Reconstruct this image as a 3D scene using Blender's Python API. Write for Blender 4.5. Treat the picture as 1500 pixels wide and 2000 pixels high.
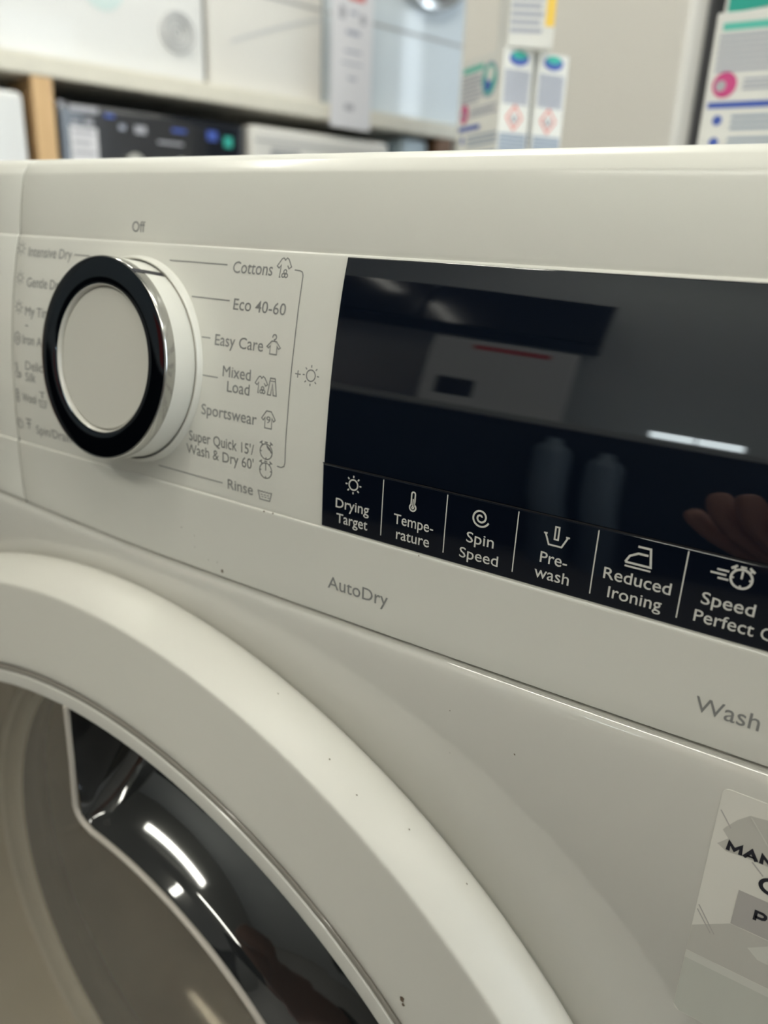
import bpy, bmesh, math, random
from mathutils import Vector, Matrix
random.seed(7)
for o in list(bpy.data.objects): bpy.data.objects.remove(o)
SC = bpy.context.scene
COL = SC.collection
MM = 0.001
ZOFF = 0.831                      # millimetre z = 0 (eye height) stands this far above the floor
PI = math.pi
def W(x, y, z): return Vector((x*MM, y*MM, z*MM + ZOFF))

# ------------------------------------------------------------------ camera, world, exposure
CAMR = ((0.8357, 0.2175, -0.5043), (0.5475, -0.2598, 0.7954), (0.0419, -0.9408, -0.3362))   # world x,y,z rows in camera right,down,forward
right = Vector((CAMR[0][0], CAMR[1][0], CAMR[2][0]))
down = Vector((CAMR[0][1], CAMR[1][1], CAMR[2][1]))
fwd = Vector((CAMR[0][2], CAMR[1][2], CAMR[2][2]))
cam = bpy.data.cameras.new('camera')
camo = bpy.data.objects.new('camera', cam); COL.objects.link(camo)
up = -down
M3 = Matrix(((right.x, up.x, -fwd.x), (right.y, up.y, -fwd.y), (right.z, up.z, -fwd.z)))
camo.matrix_world = Matrix.Translation(W(0, -165, 0)) @ M3.to_4x4()
cam.sensor_fit = 'HORIZONTAL'; cam.sensor_width = 36; cam.lens = 36
cam.clip_start = 0.01; cam.clip_end = 30
cam.dof.use_dof = True; cam.dof.focus_distance = 0.193; cam.dof.aperture_fstop = 13.5
SC.camera = camo
SC.view_settings.view_transform = 'Standard'; SC.view_settings.look = 'None'
SC.view_settings.gamma = 1; SC.view_settings.use_curve_mapping = False
SC.view_settings.exposure = 0.2
world = bpy.data.worlds.new('world'); SC.world = world; world.use_nodes = True
world.node_tree.nodes['Background'].inputs[0].default_value = (0.75, 0.85, 1, 1)
world.node_tree.nodes['Background'].inputs[1].default_value = 0.3
TUBE = 30.0                      # ceiling tube radiance
DAY = 4.2                        # shop window radiance
TUBE_COL = (0.995, 0.98, 0.87); DAY_COL = (0.80, 0.91, 1.0)

# ------------------------------------------------------------------ materials
def mat(name, col, rough=0.5, metal=0.0, coat=0.0, emit=None, strength=0, noise=0.0, nscale=20, spec=0.5, bump=0.0, coat_rough=0.05, coat_ior=1.5):
    coat_ior = coat_ior
    m = bpy.data.materials.new(name); m.use_nodes = True
    nt = m.node_tree; b = nt.nodes['Principled BSDF']
    b.inputs['Base Color'].default_value = (*col, 1); b.inputs['Roughness'].default_value = rough
    b.inputs['Metallic'].default_value = metal; b.inputs['Coat Weight'].default_value = coat
    b.inputs['Coat Roughness'].default_value = coat_rough; b.inputs['Coat IOR'].default_value = coat_ior
    b.inputs['Specular IOR Level'].default_value = spec
    if emit: b.inputs['Emission Color'].default_value = (*emit, 1); b.inputs['Emission Strength'].default_value = strength
    if noise or bump:
        tc = nt.nodes.new('ShaderNodeTexCoord'); n = nt.nodes.new('ShaderNodeTexNoise')
        n.inputs['Scale'].default_value = nscale; n.inputs['Detail'].default_value = 4
        nt.links.new(tc.outputs['Object'], n.inputs['Vector'])
        if noise:
            mx = nt.nodes.new('ShaderNodeMixRGB'); mx.inputs[1].default_value = (*[c*(1-noise) for c in col], 1)
            mx.inputs[2].default_value = (*[min(1, c*(1+noise)) for c in col], 1)
            nt.links.new(n.outputs['Fac'], mx.inputs[0]); nt.links.new(mx.outputs[0], b.inputs['Base Color'])
        if bump:
            bp = nt.nodes.new('ShaderNodeBump'); bp.inputs['Strength'].default_value = bump; bp.inputs['Distance'].default_value = 0.001
            nt.links.new(n.outputs['Fac'], bp.inputs['Height']); nt.links.new(bp.outputs[0], b.inputs['Normal'])
    return m
def wood_mat(name, c1, c2, scale):
    m = mat(name, c1, 0.6); nt = m.node_tree; b = nt.nodes['Principled BSDF']
    tc = nt.nodes.new('ShaderNodeTexCoord'); mp = nt.nodes.new('ShaderNodeMapping'); mp.inputs['Scale'].default_value = scale
    n = nt.nodes.new('ShaderNodeTexNoise'); n.inputs['Scale'].default_value = 6; n.inputs['Detail'].default_value = 6
    r = nt.nodes.new('ShaderNodeValToRGB'); r.color_ramp.elements[0].color = (*c1, 1); r.color_ramp.elements[1].color = (*c2, 1)
    r.color_ramp.elements[0].position = .35; r.color_ramp.elements[1].position = .65
    for a, c in ((tc.outputs['Object'], mp.inputs['Vector']), (mp.outputs[0], n.inputs['Vector']), (n.outputs['Fac'], r.inputs[0]), (r.outputs[0], b.inputs['Base Color'])): nt.links.new(a, c)
    return m
M = {
 'white': mat('white_enamel', (.66, .645, .595), .4, coat=1.0, coat_rough=.02, coat_ior=1.7),
 'plastic': mat('white_plastic', (.70, .69, .635), .38, coat=.25, coat_rough=.12),
 'door_white': mat('door_white_plastic', (.655, .635, .575), .45, coat=.15, coat_rough=.28),
 'cap': mat('dial_cap_satin', (.60, .585, .53), .45),
 'print': mat('grey_print', (.235, .235, .23), .5),
 'print_light': mat('white_print', (.62, .61, .57), .5),
 'print_black': mat('black_print', (.012, .012, .02), .5),
 'glass_black': mat('black_display_glass', (.0022, .0042, .0095), .025, spec=.75),
 'strip': mat('black_button_strip', (.0022, .0040, .0095), .06, spec=.5),
 'groove': mat('dark_groove', (.02, .02, .02), .6),
 'chrome': mat('chrome', (.72, .72, .70), .07, metal=1),
 'chrome_satin': mat('satin_chrome', (.56, .56, .54), .14, metal=1),
 'black_chrome': mat('black_chrome', (.05, .06, .072), .05, metal=1),
 'handle': mat('dark_gloss_handle', (.012, .013, .014), .05, spec=.8, coat=.4),
 'trim': mat('silver_grey_trim', (.60, .585, .535), .25, coat=.4),
 'trim_dark': mat('brown_grey_trim', (.26, .24, .21), .3, coat=.3),
 'rim': mat('beige_grey_rim', (.42, .385, .335), .35),
 'inner': mat('door_inner_plastic', (.60, .56, .48), .4, noise=.12, nscale=25),
 'drum': mat('brushed_drum_steel', (.55, .48, .40), .36, metal=.65, noise=.55, nscale=11, bump=.3),
 'dark_rubber': mat('dark_rubber', (.06, .056, .05), .5),
 'sticker': mat('sticker_paper', (.745, .725, .665), .4, coat=.2),
 'sticker_grey': mat('sticker_grey_print', (.53, .515, .47), .45),
 'sticker_tint': mat('sticker_pale_green_print', (.55, .555, .50), .45),
 'sticker_line': mat('sticker_pale_line', (.64, .635, .58), .45),
 'sticker_tab': mat('sticker_dark_grey_print', (.44, .42, .40), .45),
 'dirt': mat('brown_dirt', (.16, .12, .085), .8),
 'wall': mat('painted_wall', (.40, .39, .37), .8, noise=.05, nscale=4),
 'wall_grey': mat('grey_painted_wall', (.44, .46, .46), .8),
 'ceiling': mat('painted_ceiling', (.48, .47, .44), .85),
 'floor': mat('grey_vinyl_floor', (.17, .165, .155), .5, noise=.2, nscale=6),
 'board': mat('cream_shelf_board', (.70, .665, .57), .5, noise=.06, nscale=30),
 'wood': wood_mat('pine_wood', (.56, .35, .16), (.68, .45, .23), (3, 3, .4)),
 'wood_dark': wood_mat('brown_wood', (.13, .065, .03), (.2, .10, .05), (3, 3, .4)),
 'carton_white': mat('white_carton', (.70, .70, .68), .6),
 'appl': mat('appliance_white', (.71, .71, .70), .35, coat=.3),
 'appl_warm': mat('appliance_warm_white', (.70, .68, .64), .4, coat=.2),
 'appl_grey': mat('appliance_grey_seam', (.36, .36, .36), .5),
 'appl_black': mat('appliance_black_gloss', (.012, .014, .02), .12, coat=.4),
 'fridge': mat('fridge_cream_white', (.74, .715, .665), .45, coat=.15),
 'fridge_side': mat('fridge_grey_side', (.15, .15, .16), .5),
 'teal': mat('teal_ink', (.03, .42, .34), .55),
 'teal_pale': mat('pale_teal_ink', (.10, .50, .42), .55),
 'blue': mat('blue_ink', (.05, .10, .42), .55),
 'lilac': mat('grey_lilac_ink', (.36, .38, .46), .6),
 'greyblue': mat('grey_blue_ink', (.27, .33, .43), .6),
 'magenta': mat('magenta_ink', (.55, .06, .22), .55),
 'red': mat('red_ink', (.66, .10, .09), .55),
 'yellow': mat('yellow_ink', (.85, .58, .10), .55),
 'paper': mat('white_paper', (.74, .73, .76), .7),
 'ink_soft': mat('soft_grey_ink', (.40, .40, .44), .7),
 'tube': mat('lit_tube', (1, 1, 1), .5, emit=TUBE_COL, strength=TUBE),
 'day': mat('bright_daylight_pane', (.8, .9, 1), .2, emit=DAY_COL, strength=DAY),
 'day_fill': mat('added_fill_pane', (.8, .9, 1), .2, emit=DAY_COL, strength=DAY*.55),
 'day_streak': mat('added_streak_pane', (.8, .9, 1), .2, emit=DAY_COL, strength=DAY*2.6),
 'glow': mat('lit_strip', (1, 1, 1), .5, emit=(.85, .97, 1.0), strength=9),  # shine of a bright low window strip, used on the counter
 'navy': mat('navy_counter_front', (.010, .016, .026), .4),
 'grey': mat('pale_grey_laminate', (.42, .42, .40), .4),
 'appl_blue': mat('appliance_pale_blue', (.62, .74, .82), .35, coat=.2),
 'canister': mat('pale_blue_canister', (.20, .26, .32), .3),
 'appl_pale': mat('appliance_pale_grey', (.56, .56, .56), .5),
 'appl_day_tint': mat('appliance_white_day_tint', (.63, .69, .73), .25, coat=.4),  # bluish cast of daylight put into the white base colour
 'skin': mat('skin', (.48, .25, .18), .5, noise=.08, nscale=60),
 'sleeve': mat('dark_sleeve_cloth', (.02, .02, .028), .85),
 'phone': mat('dark_phone_glass', (.02, .022, .028), .15, coat=.5),
}
def glass_mat():
    m = bpy.data.materials.new('smoky_door_glass'); m.use_nodes = True; nt = m.node_tree; nt.nodes.clear()
    out = nt.nodes.new('ShaderNodeOutputMaterial'); mix = nt.nodes.new('ShaderNodeMixShader')
    t = nt.nodes.new('ShaderNodeBsdfTransparent'); t.inputs[0].default_value = (.86, .82, .75, 1)
    g = nt.nodes.new('ShaderNodeBsdfGlossy'); g.inputs['Roughness'].default_value = .12; g.inputs[0].default_value = (.95, .93, .88, 1)
    lw = nt.nodes.new('ShaderNodeLayerWeight'); lw.inputs[0].default_value = .5
    pw = nt.nodes.new('ShaderNodeMath'); pw.operation = 'POWER'; pw.inputs[1].default_value = 4.0
    ma = nt.nodes.new('ShaderNodeMath'); ma.operation = 'MULTIPLY_ADD'; ma.inputs[1].default_value = .85; ma.inputs[2].default_value = .05
    df = nt.nodes.new('ShaderNodeBsdfDiffuse'); df.inputs[0].default_value = (.60, .55, .47, 1)
    hz = nt.nodes.new('ShaderNodeMixShader'); hz.inputs[0].default_value = .13          # dust film, its haze raised to brighten the pane
    nt.links.new(lw.outputs['Facing'], pw.inputs[0]); nt.links.new(pw.outputs[0], ma.inputs[0]); nt.links.new(ma.outputs[0], mix.inputs[0])
    nt.links.new(t.outputs[0], hz.inputs[1]); nt.links.new(df.outputs[0], hz.inputs[2]); nt.links.new(hz.outputs[0], mix.inputs[1]); nt.links.new(g.outputs[0], mix.inputs[2])
    nt.links.new(mix.outputs[0], out.inputs[0]); return m
M['glass'] = glass_mat()

# ------------------------------------------------------------------ mesh builder (works in millimetres, eye-height zero)
class MB:
    def __init__(s): s.v = []; s.f = []; s.m = []; s.mats = []
    def mi(s, m):
        if m not in s.mats: s.mats.append(m)
        return s.mats.index(m)
    def add(s, vs, fs, m):
        k = len(s.v); s.v += [tuple(p) for p in vs]; i = s.mi(m)
        for f in fs: s.f.append(tuple(a+k for a in f)); s.m.append(i)
    def box(s, a, b, m, fr=None):
        x0, y0, z0 = a; x1, y1, z1 = b
        vs = [(x0,y0,z0),(x1,y0,z0),(x1,y1,z0),(x0,y1,z0),(x0,y0,z1),(x1,y0,z1),(x1,y1,z1),(x0,y1,z1)]
        if fr: vs = [fr(*p) for p in vs]
        s.add(vs, [(0,3,2,1),(4,5,6,7),(0,1,5,4),(1,2,6,5),(2,3,7,6),(3,0,4,7)], m)
    def grid(s, rows, m, closed_u=False, closed_v=False):
        n = len(rows); c = len(rows[0]); vs = [p for r in rows for p in r]; fs = []
        for i in range(n if closed_v else n-1):
            for j in range(c if closed_u else c-1):
                a = i*c+j; b = i*c+(j+1) % c; i2 = (i+1) % n
                fs.append((a, b, i2*c+(j+1) % c, i2*c+j))
        s.add(vs, fs, m)
    def poly(s, pts, m): s.add(pts, [tuple(range(len(pts)))], m)
    def tube(s, path, r, m, n=10, closed=False, cap=True):
        path = [Vector(p) for p in path]; rows = []
        L = len(path); prev = None
        for i, p in enumerate(path):
            a = path[(i-1) % L] if (closed or i > 0) else p; b = path[(i+1) % L] if (closed or i < L-1) else p
            t = (b-a).normalized()
            u = (prev - t*prev.dot(t)) if prev is not None else t.orthogonal()
            u.normalize(); prev = u; w = t.cross(u)
            rr = r[i] if isinstance(r, (list, tuple)) else r
            rows.append([p + (u*math.cos(2*PI*k/n) + w*math.sin(2*PI*k/n))*rr for k in range(n)])
        s.grid(rows, m, closed_u=True, closed_v=closed)
        if cap and not closed: s.poly(rows[0][::-1], m); s.poly(rows[-1], m)
    def build(s, name, parent=None, smooth=True, bevel=0, angle=35, seg=2):
        me = bpy.data.meshes.new(name)
        origin = Vector((0, 0, 0)) if parent is not None else None
        vs = [W(*p) for p in s.v]
        if parent is not None: base = ROOT[parent.name]
        else:
            mn = [min(v[i] for v in vs) for i in range(3)]; mx = [max(v[i] for v in vs) for i in range(3)]
            base = Vector(((mn[0]+mx[0])/2, (mn[1]+mx[1])/2, mn[2]))
        me.from_pydata([tuple(v-base) for v in vs], [], s.f)
        for m in s.mats: me.materials.append(m)
        me.polygons.foreach_set('material_index', s.m)
        o = bpy.data.objects.new(name, me); COL.objects.link(o)
        if parent is not None: o.parent = parent
        else: o.location = base
        ROOT[o.name] = base
        bm = bmesh.new(); bm.from_mesh(me); bmesh.ops.remove_doubles(bm, verts=bm.verts, dist=1e-7)
        bmesh.ops.recalc_face_normals(bm, faces=bm.faces); bm.to_mesh(me); bm.free()
        if smooth:
            me.polygons.foreach_set('use_smooth', [True]*len(me.polygons))
            me.set_sharp_from_angle(angle=math.radians(angle))
        if bevel:
            b = o.modifiers.new('bevel', 'BEVEL'); b.width = bevel*MM; b.segments = seg; b.limit_method = 'ANGLE'; b.harden_normals = False
        return o
ROOT = {}
def empty(name, base, label=None, cat=None, group=None):
    o = bpy.data.objects.new(name, None); COL.objects.link(o); o.empty_display_size = .05
    b = W(*base); o.location = b; ROOT[o.name] = b
    if label: tag(o, label, cat, group)
    return o
def tag(o, label=None, cat=None, group=None, kind=None):
    if label: o['label'] = label
    if cat: o['category'] = cat
    if group: o['group'] = group
    if kind: o['kind'] = kind
    return o
def lerp(a, b, t): return a+(b-a)*t

# ------------------------------------------------------------------ room shell (turned against the machine); frame along E, N
E_ = Vector((0.305, 0.952, 0)).normalized(); N_ = Vector((-E_.y, E_.x, 0))
def rf(e, n, z): p = E_*e + N_*n; return (p.x, p.y, z)
FL = -831; CE = 1770
E0, E1, N0, N1 = -2700, 3600, -2400, 2720
def struct(name, m, a, b):
    k = MB(); k.box(a, b, m, rf); o = k.build(name, smooth=False); o['kind'] = 'structure'; return o
struct('floor', M['floor'], (E0-100, N0-100, FL-60), (E1+100, N1+100, FL))
struct('ceiling', M['ceiling'], (E0-100, N0-100, CE), (E1+100, N1+100, CE+60))
struct('wall_left', M['wall'], (E0-100, N1, FL), (E1+100, N1+100, CE))
struct('wall_far', M['wall'], (E1, N0, FL), (E1+100, N1, CE))
struct('wall_back', M['wall_grey'], (E0-100, N0, FL), (E0, N1, CE))
# right wall is the shop front: sill wall, header, piers around the panes
k = MB()
k.box((E0-100, N0-100, FL), (E1+100, N0, FL+700), M['wall'], rf); k.box((E0-100, N0-100, 1450), (E1+100, N0, CE), M['wall'], rf)
k.box((E0-100, N0-100, FL+700), (200, N0, 1450), M['wall'], rf); k.box((3000, N0-100, FL+700), (E1+100, N0, 1450), M['wall'], rf)
o = k.build('wall_right', smooth=False); o['kind'] = 'structure'
for i in range(2):
    a = 200+i*1400; k = MB(); k.box((a+40, N0-60, FL+740), (a+1360, N0-50, 1410), M['day'], rf)
    o = k.build('window_%d' % (i+1), smooth=False); o['kind'] = 'structure'
    f = MB()
    for q in (((a, N0-90, FL+700), (a+40, N0-10, 1450)), ((a+1360, N0-90, FL+700), (a+1400, N0-10, 1450)), ((a+40, N0-90, FL+700), (a+1360, N0-10, FL+740)), ((a+40, N0-90, 1410), (a+1360, N0-10, 1450))): f.box(*q, M['appl_grey'], rf)
    f.build('window_frame', parent=o, smooth=False)

k = MB(); k.box((E1-22, 250, -100), (E1-12, 1700, 1400), M['day_fill'], rf); k.box((E1-22, -345, 700), (E1-12, -130, 1400), M['day_streak'], rf)  # added glowing panes: fill light and a streak for the right shelf appliance
o = k.build('window_3', smooth=False); o['kind'] = 'structure'  # added far wall panes for fill light and a streak
for a, b in ((210, 1740), (-385, -90)):
    f = MB()
    for q in (((E1-40, a, -140), (E1-2, a+40, 1440)), ((E1-40, b-40, -140), (E1-2, b, 1440)), ((E1-40, a+40, -140), (E1-2, b-40, -100)), ((E1-40, a+40, 1400), (E1-2, b-40, 1440))): f.box(*q, M['appl_grey'], rf)
    f.build('window_frame', parent=o, smooth=False)  # frames around the added panes

# ceiling lights
def ceiling_light(e, n, label, along=True, L=1250):
    t = empty('ceiling_light', rf(e, n, CE-70), label, 'ceiling light', 'fluorescent ceiling lights')
    h, w = (L/2, 60) if along else (60, L/2)
    k = MB(); k.box((e-h, n-w, CE-45), (e+h, n+w, CE), M['appl'], rf); k.build('housing', t, smooth=False)
    k = MB(); k.box((e-h+15, n-w+10, CE-75), (e+h-15, n+w-10, CE-45.5), M['tube'], rf); k.build('diffuser', t, smooth=False, bevel=8)
ceiling_light(-560, -250, 'fluorescent ceiling light above and behind the photographer', L=600)
ceiling_light(-450, 1500, 'fluorescent ceiling light nearest the pine shelf post', L=800)
ceiling_light(-2050, -60, 'fluorescent ceiling light above the dark shop counter', False, 1250)
ceiling_light(-1500, -1250, 'added fluorescent ceiling light for frontal fill, beside the shop window sill wall', False, 1250)  # added to put more light on the machine front
ceiling_light(900, 1300, 'fluorescent ceiling light above the white shelf goods')
ceiling_light(900, -300, 'fluorescent ceiling light above the cream refrigerators')
ceiling_light(200, -1600, 'fluorescent ceiling light beside the shop window')

# ------------------------------------------------------------------ front panel profile of the machine
def smooth_interp(xs, ys):
    n = len(xs); h = [xs[i+1]-xs[i] for i in range(n-1)]; d = [(ys[i+1]-ys[i])/h[i] for i in range(n-1)]
    m = [d[0]] + [0 if d[i-1]*d[i] <= 0 else 2*d[i-1]*d[i]/(d[i-1]+d[i]) for i in range(1, n-1)] + [d[-1]]
    def f(x):
        if x <= xs[0]: return ys[0]
        if x >= xs[-1]: return ys[-1]
        i = max(j for j in range(n-1) if xs[j] <= x); t = (x-xs[i])/h[i]
        return ys[i]*(1+2*t)*(1-t)**2 + m[i]*h[i]*t*(1-t)**2 + ys[i+1]*t*t*(3-2*t) + m[i+1]*h[i]*t*t*(t-1)
    return f
PROF = smooth_interp([-110, -78.6, -60, -48, -37, -26, -18, -10, -5], [0.45, 0.5, 0.9, 1.9, 3.2, 5.0, 6.6, 8.5, 9.95])
LOWER = lambda z: 0.0 if z < -80 else 0.0
def surf(z):                                       # depth of the printed faces
    if z < -79.2: return 0.0
    if z > -4.4: return UPPER(z)
    return PROF(z)
UPPER = smooth_interp([-4.4, 0.3, 7, 13, 15.9, 16.4, 19.2, 19.6, 20.9, 21.2, 21.5], [10.6, 11.2, 12.4, 13.8, 14.65, 14.9, 17.1, 17.55, 20.2, 21.2, 23])
CEDGE = smooth_interp([-520, -400, -290, -240, -198, -130, -50, 0, 90], [-99, -100.5, -103.2, -105.3, -106.5, -106.7, -106.3, -105.7, -105.2])
def panel_profile():
    p = [(26, -.6, 1), (8, -.6, 1), (8, .25, 1), (1.2, .2, 1), (.4, .12, 1), (.08, .45, 1), (0, .9, 1)]        # relative to the lower edge
    q = []
    for z in (-100, -95, -90, -86, -82, -80.2, -79.75): q.append((0, z))
    q += [(.08, -79.45), (.3, -79.3), (.62, -79.25)]
    z = -78.9
    while z < -5.2: q.append((PROF(z), z)); z += 0.9
    q += [(PROF(-5.15)+.0, -5.15), (PROF(-5)+.06, -4.95), (PROF(-5)+.22, -4.78), (PROF(-5)+.5, -4.66), (10.62, -4.6), (10.68, -4.3), (10.66, -3.9)]
    for z in (-3, -1.5, 0.3, 2, 4, 7, 9, 11, 13, 14.5, 15.6, 15.9, 16.05, 16.2, 16.35, 16.6, 17.8, 19.0, 19.2, 19.32, 19.45, 19.6, 20.2, 20.7, 20.9, 21.05, 21.2, 21.35): q.append((UPPER(z), z))
    q += [(23, 21.5), (27, 21.55), (27.3, 21.2), (27.3, 10)]
    return p, q
def sweep_panel(x0, x1, end0=0.0, end1=0.0):
    k = MB(); p, q = panel_profile(); xs = []
    n = max(2, int((x1-x0)/12)); xs = [lerp(x0, x1, i/n) for i in range(n+1)]
    if end0: xs = [x0, x0+end0*.35, x0+end0] + xs[1:]
    if end1: xs = xs[:-1] + [x1-end1, x1-end1*.35, x1]
    rows = []
    for i, x in enumerate(xs):
        c = CEDGE(x); off = 0
        if end0 and i == 0: off = end0
        elif end0 and i == 1: off = end0*.3
        if end1 and i == len(xs)-1: off = end1
        elif end1 and i == len(xs)-2: off = end1*.3
        rows.append([(x, y+off*(1 if y < 20 else .3), c+z-(off*.4 if False else 0)) for y, z, _ in p] + [(x, y+off*(1 if y < 20 else .2), z - off*(1 if z > 17 else 0)) for y, z in q])
    k.grid(rows, M['plastic']); k.poly(rows[0][::-1], M['plastic']); k.poly(rows[-1], M['plastic'])
    return k
washer = empty('washing_machine', (-218.7, 300, FL), 'white front loading washer dryer with black chrome dial, dark display and round door', 'washing machine')
def lab(o, s): o['label'] = s; return o
panel = sweep_panel(-272.4, 79.5, .35, 1.5).build('control_panel', washer, angle=30)
drawer = lab(sweep_panel(-517.5, -273.3, 1.5, .35).build('detergent_drawer', washer, angle=30), 'detergent drawer front left of the dial')

k = MB(); zz = [lerp(-104.5, 20.8, i/60) for i in range(61)]
k.grid([[(x, surf(z)+.8, z) for z in zz] for x in (-273.6, -272.1)], M['groove']); k.build('drawer_gap', washer)
# body with rolled top edge and round porthole opening
DX, DZ = -218.7, -364.9
def body():
    k = MB(); m = M['white']; n = 160
    inner, mid, outer = [], [], []
    x0, x1, z1, z0 = -517.5, 79.5, -116.0, FL+18
    for i in range(n):
        a = 2*PI*i/n; c, s_ = math.cos(a), math.sin(a)
        inner.append((DX+239.6*c, 13, DZ+239.6*s_)); mid.append((DX+240.0*c, .5, DZ+240.0*s_))
        tx = ((x1-DX)/c if c > 0 else (x0-DX)/c) if abs(c) > 1e-9 else 1e9
        tz = ((z1-DZ)/s_ if s_ > 0 else (z0-DZ)/s_) if abs(s_) > 1e-9 else 1e9
        t = min(tx, tz); outer.append((DX+t*c, -.1, DZ+t*s_))
    ring = [(DX+240.8*math.cos(2*PI*i/n), -.1, DZ+240.8*math.sin(2*PI*i/n)) for i in range(n)]
    k.grid([inner, mid, ring, outer], m, closed_u=True)
    # corner fill
    for cx_, cz_ in ((x0, z0), (x1, z0), (x0, z1), (x1, z1)):
        near = sorted(range(n), key=lambda i: abs(outer[i][0]-cx_)+abs(outer[i][2]-cz_))[:2]
        k.poly([outer[near[0]], (cx_, -.1, cz_), outer[near[1]]], m)
    # top roll
    xs = [lerp(x0, x1, i/50) for i in range(51)]
    rows = []
    for x in xs:
        c = CEDGE(x) + 106.5
        rows.append([(x, -.1, z1)] + [(x, y, z+c*f) for y, z, f in ((-.1, -115.4, 0), (-.08, -113.6, .2), (.03, -112, .5), (.25, -110.6, .8), (.6, -109.5, 1), (1.1, -108.7, 1), (1.7, -108.15, 1), (2.6, -107.8, 1), (4.2, -107.65, 1), (24, -107.65, 1))])
    k.grid(rows, m)
    k.box((x0, -.09, z0), (x0+.8, 590, 4), m); k.box((x1-.8, -.09, z0), (x1, 590, 4), m)
    k.box((x0, 589, z0), (x1, 590, 4), m); k.box((x0, 20, z0-.8), (x1, 590, z0), m)
    return k
body().build('body', washer, angle=40)
for x in (-480, 40):
    for y in (50, 550): k = MB(); k.tube([(x, y, FL), (x, y, FL+19)], 20, M['dark_rubber'], 16); k.build('foot', washer)
k = MB(); k.box((-517.5, 27.6, 2), (79.5, 598, 21.7), M['plastic']); k.build('top_cover', washer, bevel=1.6, seg=3)

# ------------------------------------------------------------------ printed lettering and icons on the swept face
EPS = 0.09
def stroke(k, pts, w, m, off=EPS, closed=False, step=2.0, f=None):
    f = f or surf
    P = [Vector((a, b)) for a, b in pts]
    if closed: P = P + [P[0]]
    D = [P[0]]
    for a, b in zip(P[:-1], P[1:]):
        n = max(1, int((b-a).length/step))
        for i in range(1, n+1): D.append(a.lerp(b, i/n))
    L = []; n = len(D)
    for i, p in enumerate(D):
        if closed and i in (0, n-1): a, b = D[-2], D[1]
        else: a, b = D[max(0, i-1)], D[min(n-1, i+1)]
        t1 = (p-a).normalized() if (p-a).length > 1e-9 else (b-p).normalized()
        t2 = (b-p).normalized() if (b-p).length > 1e-9 else t1
        t = (t1+t2); t = t.normalized() if t.length > .2 else t2
        nr = Vector((-t.y, t.x)); s_ = 1/max(.5, nr.dot(Vector((-t2.y, t2.x)))) if (t1+t2).length > .2 else 1
        q1 = p+nr*w/2*s_; q2 = p-nr*w/2*s_
        L.append([(q1.x, f(q1.y)-off, q1.y), (q2.x, f(q2.y)-off, q2.y)])
    k.grid(L, m)
def arc(cx, cz, r, a0=0, a1=360, n=20, rz=None):
    rz = rz or r
    return [(cx+r*math.cos(math.radians(lerp(a0, a1, i/n))), cz+rz*math.sin(math.radians(lerp(a0, a1, i/n)))) for i in range(n+1)]
def disc(k, cx, cz, r, m, off=EPS, f=None, n=20, rz=None):
    f = f or surf
    k.poly([(x, f(z)-off, z) for x, z in arc(cx, cz, r, 0, 360, n, rz)[:-1]], m)
TEXTS = {}
def glyphs(s, heavy):
    key = (s, heavy)
    if key in TEXTS: return TEXTS[key]
    c = bpy.data.curves.new('tmp_text', 'FONT'); c.body = s; c.size = 1; c.resolution_u = 3; c.offset = heavy; c.fill_mode = 'FRONT'
    o = bpy.data.objects.new('tmp_text', c); COL.objects.link(o)
    dg = bpy.context.evaluated_depsgraph_get(); me = o.evaluated_get(dg).to_mesh()
    v = [(p.co.x, p.co.y) for p in me.vertices]; f = [tuple(p.vertices) for p in me.polygons]
    o.evaluated_get(dg).to_mesh_clear(); bpy.data.objects.remove(o); bpy.data.curves.remove(c)
    TEXTS[key] = (v, f); return v, f
CAP = XH = None
XRATIO = 0.735                   # x-height wanted, as a share of the capital height
def pen(s, heavy):
    return max(p[0] for p in glyphs(s+'|', 0)[0]) - max(p[0] for p in glyphs('|', 0)[0])
def text(k, s, x0, x1, zb, cap, m, heavy=0.004, f=None, off=EPS):
    """lettering from x0 to x1 on baseline zb with capital height cap"""
    global CAP, XH
    f = f or surf
    if CAP is None:
        CAP = max(p[1] for p in glyphs('E', 0)[0]); XH = max(p[1] for p in glyphs('x', 0)[0])
    x2 = XRATIO*CAP; parts = []
    for i, ch in enumerate(s):
        if ch == ' ': continue
        v, fc = glyphs(ch, 0 if ch in 'MWN&' else heavy); o = pen(s[:i], heavy) if i else 0
        q = []
        for a, b in v:
            if ch.islower() and b > 0:
                b = b*x2/XH if b <= XH or ch in 'acegmnopqrsuvwxyz' else x2 + (b-XH)*(CAP*1.03-x2)/max(.01, CAP*1.03-XH)
            q.append((a+o, b))
        parts.append((q, fc))
    mn = min(p[0] for q, _ in parts for p in q); mx = max(p[0] for q, _ in parts for p in q)
    sz = cap/CAP; sx = (x1-x0)/(mx-mn) if x1 is not None else sz
    for q, fc in parts:
        P = [(x0+(p[0]-mn)*sx, zb+p[1]*sz) for p in q]
        k.add([(x, f(z)-off, z) for x, z in P], fc, m)
G = M['print']; LW = 0.34
def sun(k, x, z, r, m, w, rays=8, r2=1.45, r3=2.05):
    stroke(k, arc(x, z, r, 0, 360, 20)[:-1], w, m, closed=True)
    for i in range(rays):
        a = 2*PI*i/rays; stroke(k, [(x+r*r2*math.cos(a), z+r*r2*math.sin(a)), (x+r*r3*math.cos(a), z+r*r3*math.sin(a))], w, m)
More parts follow.
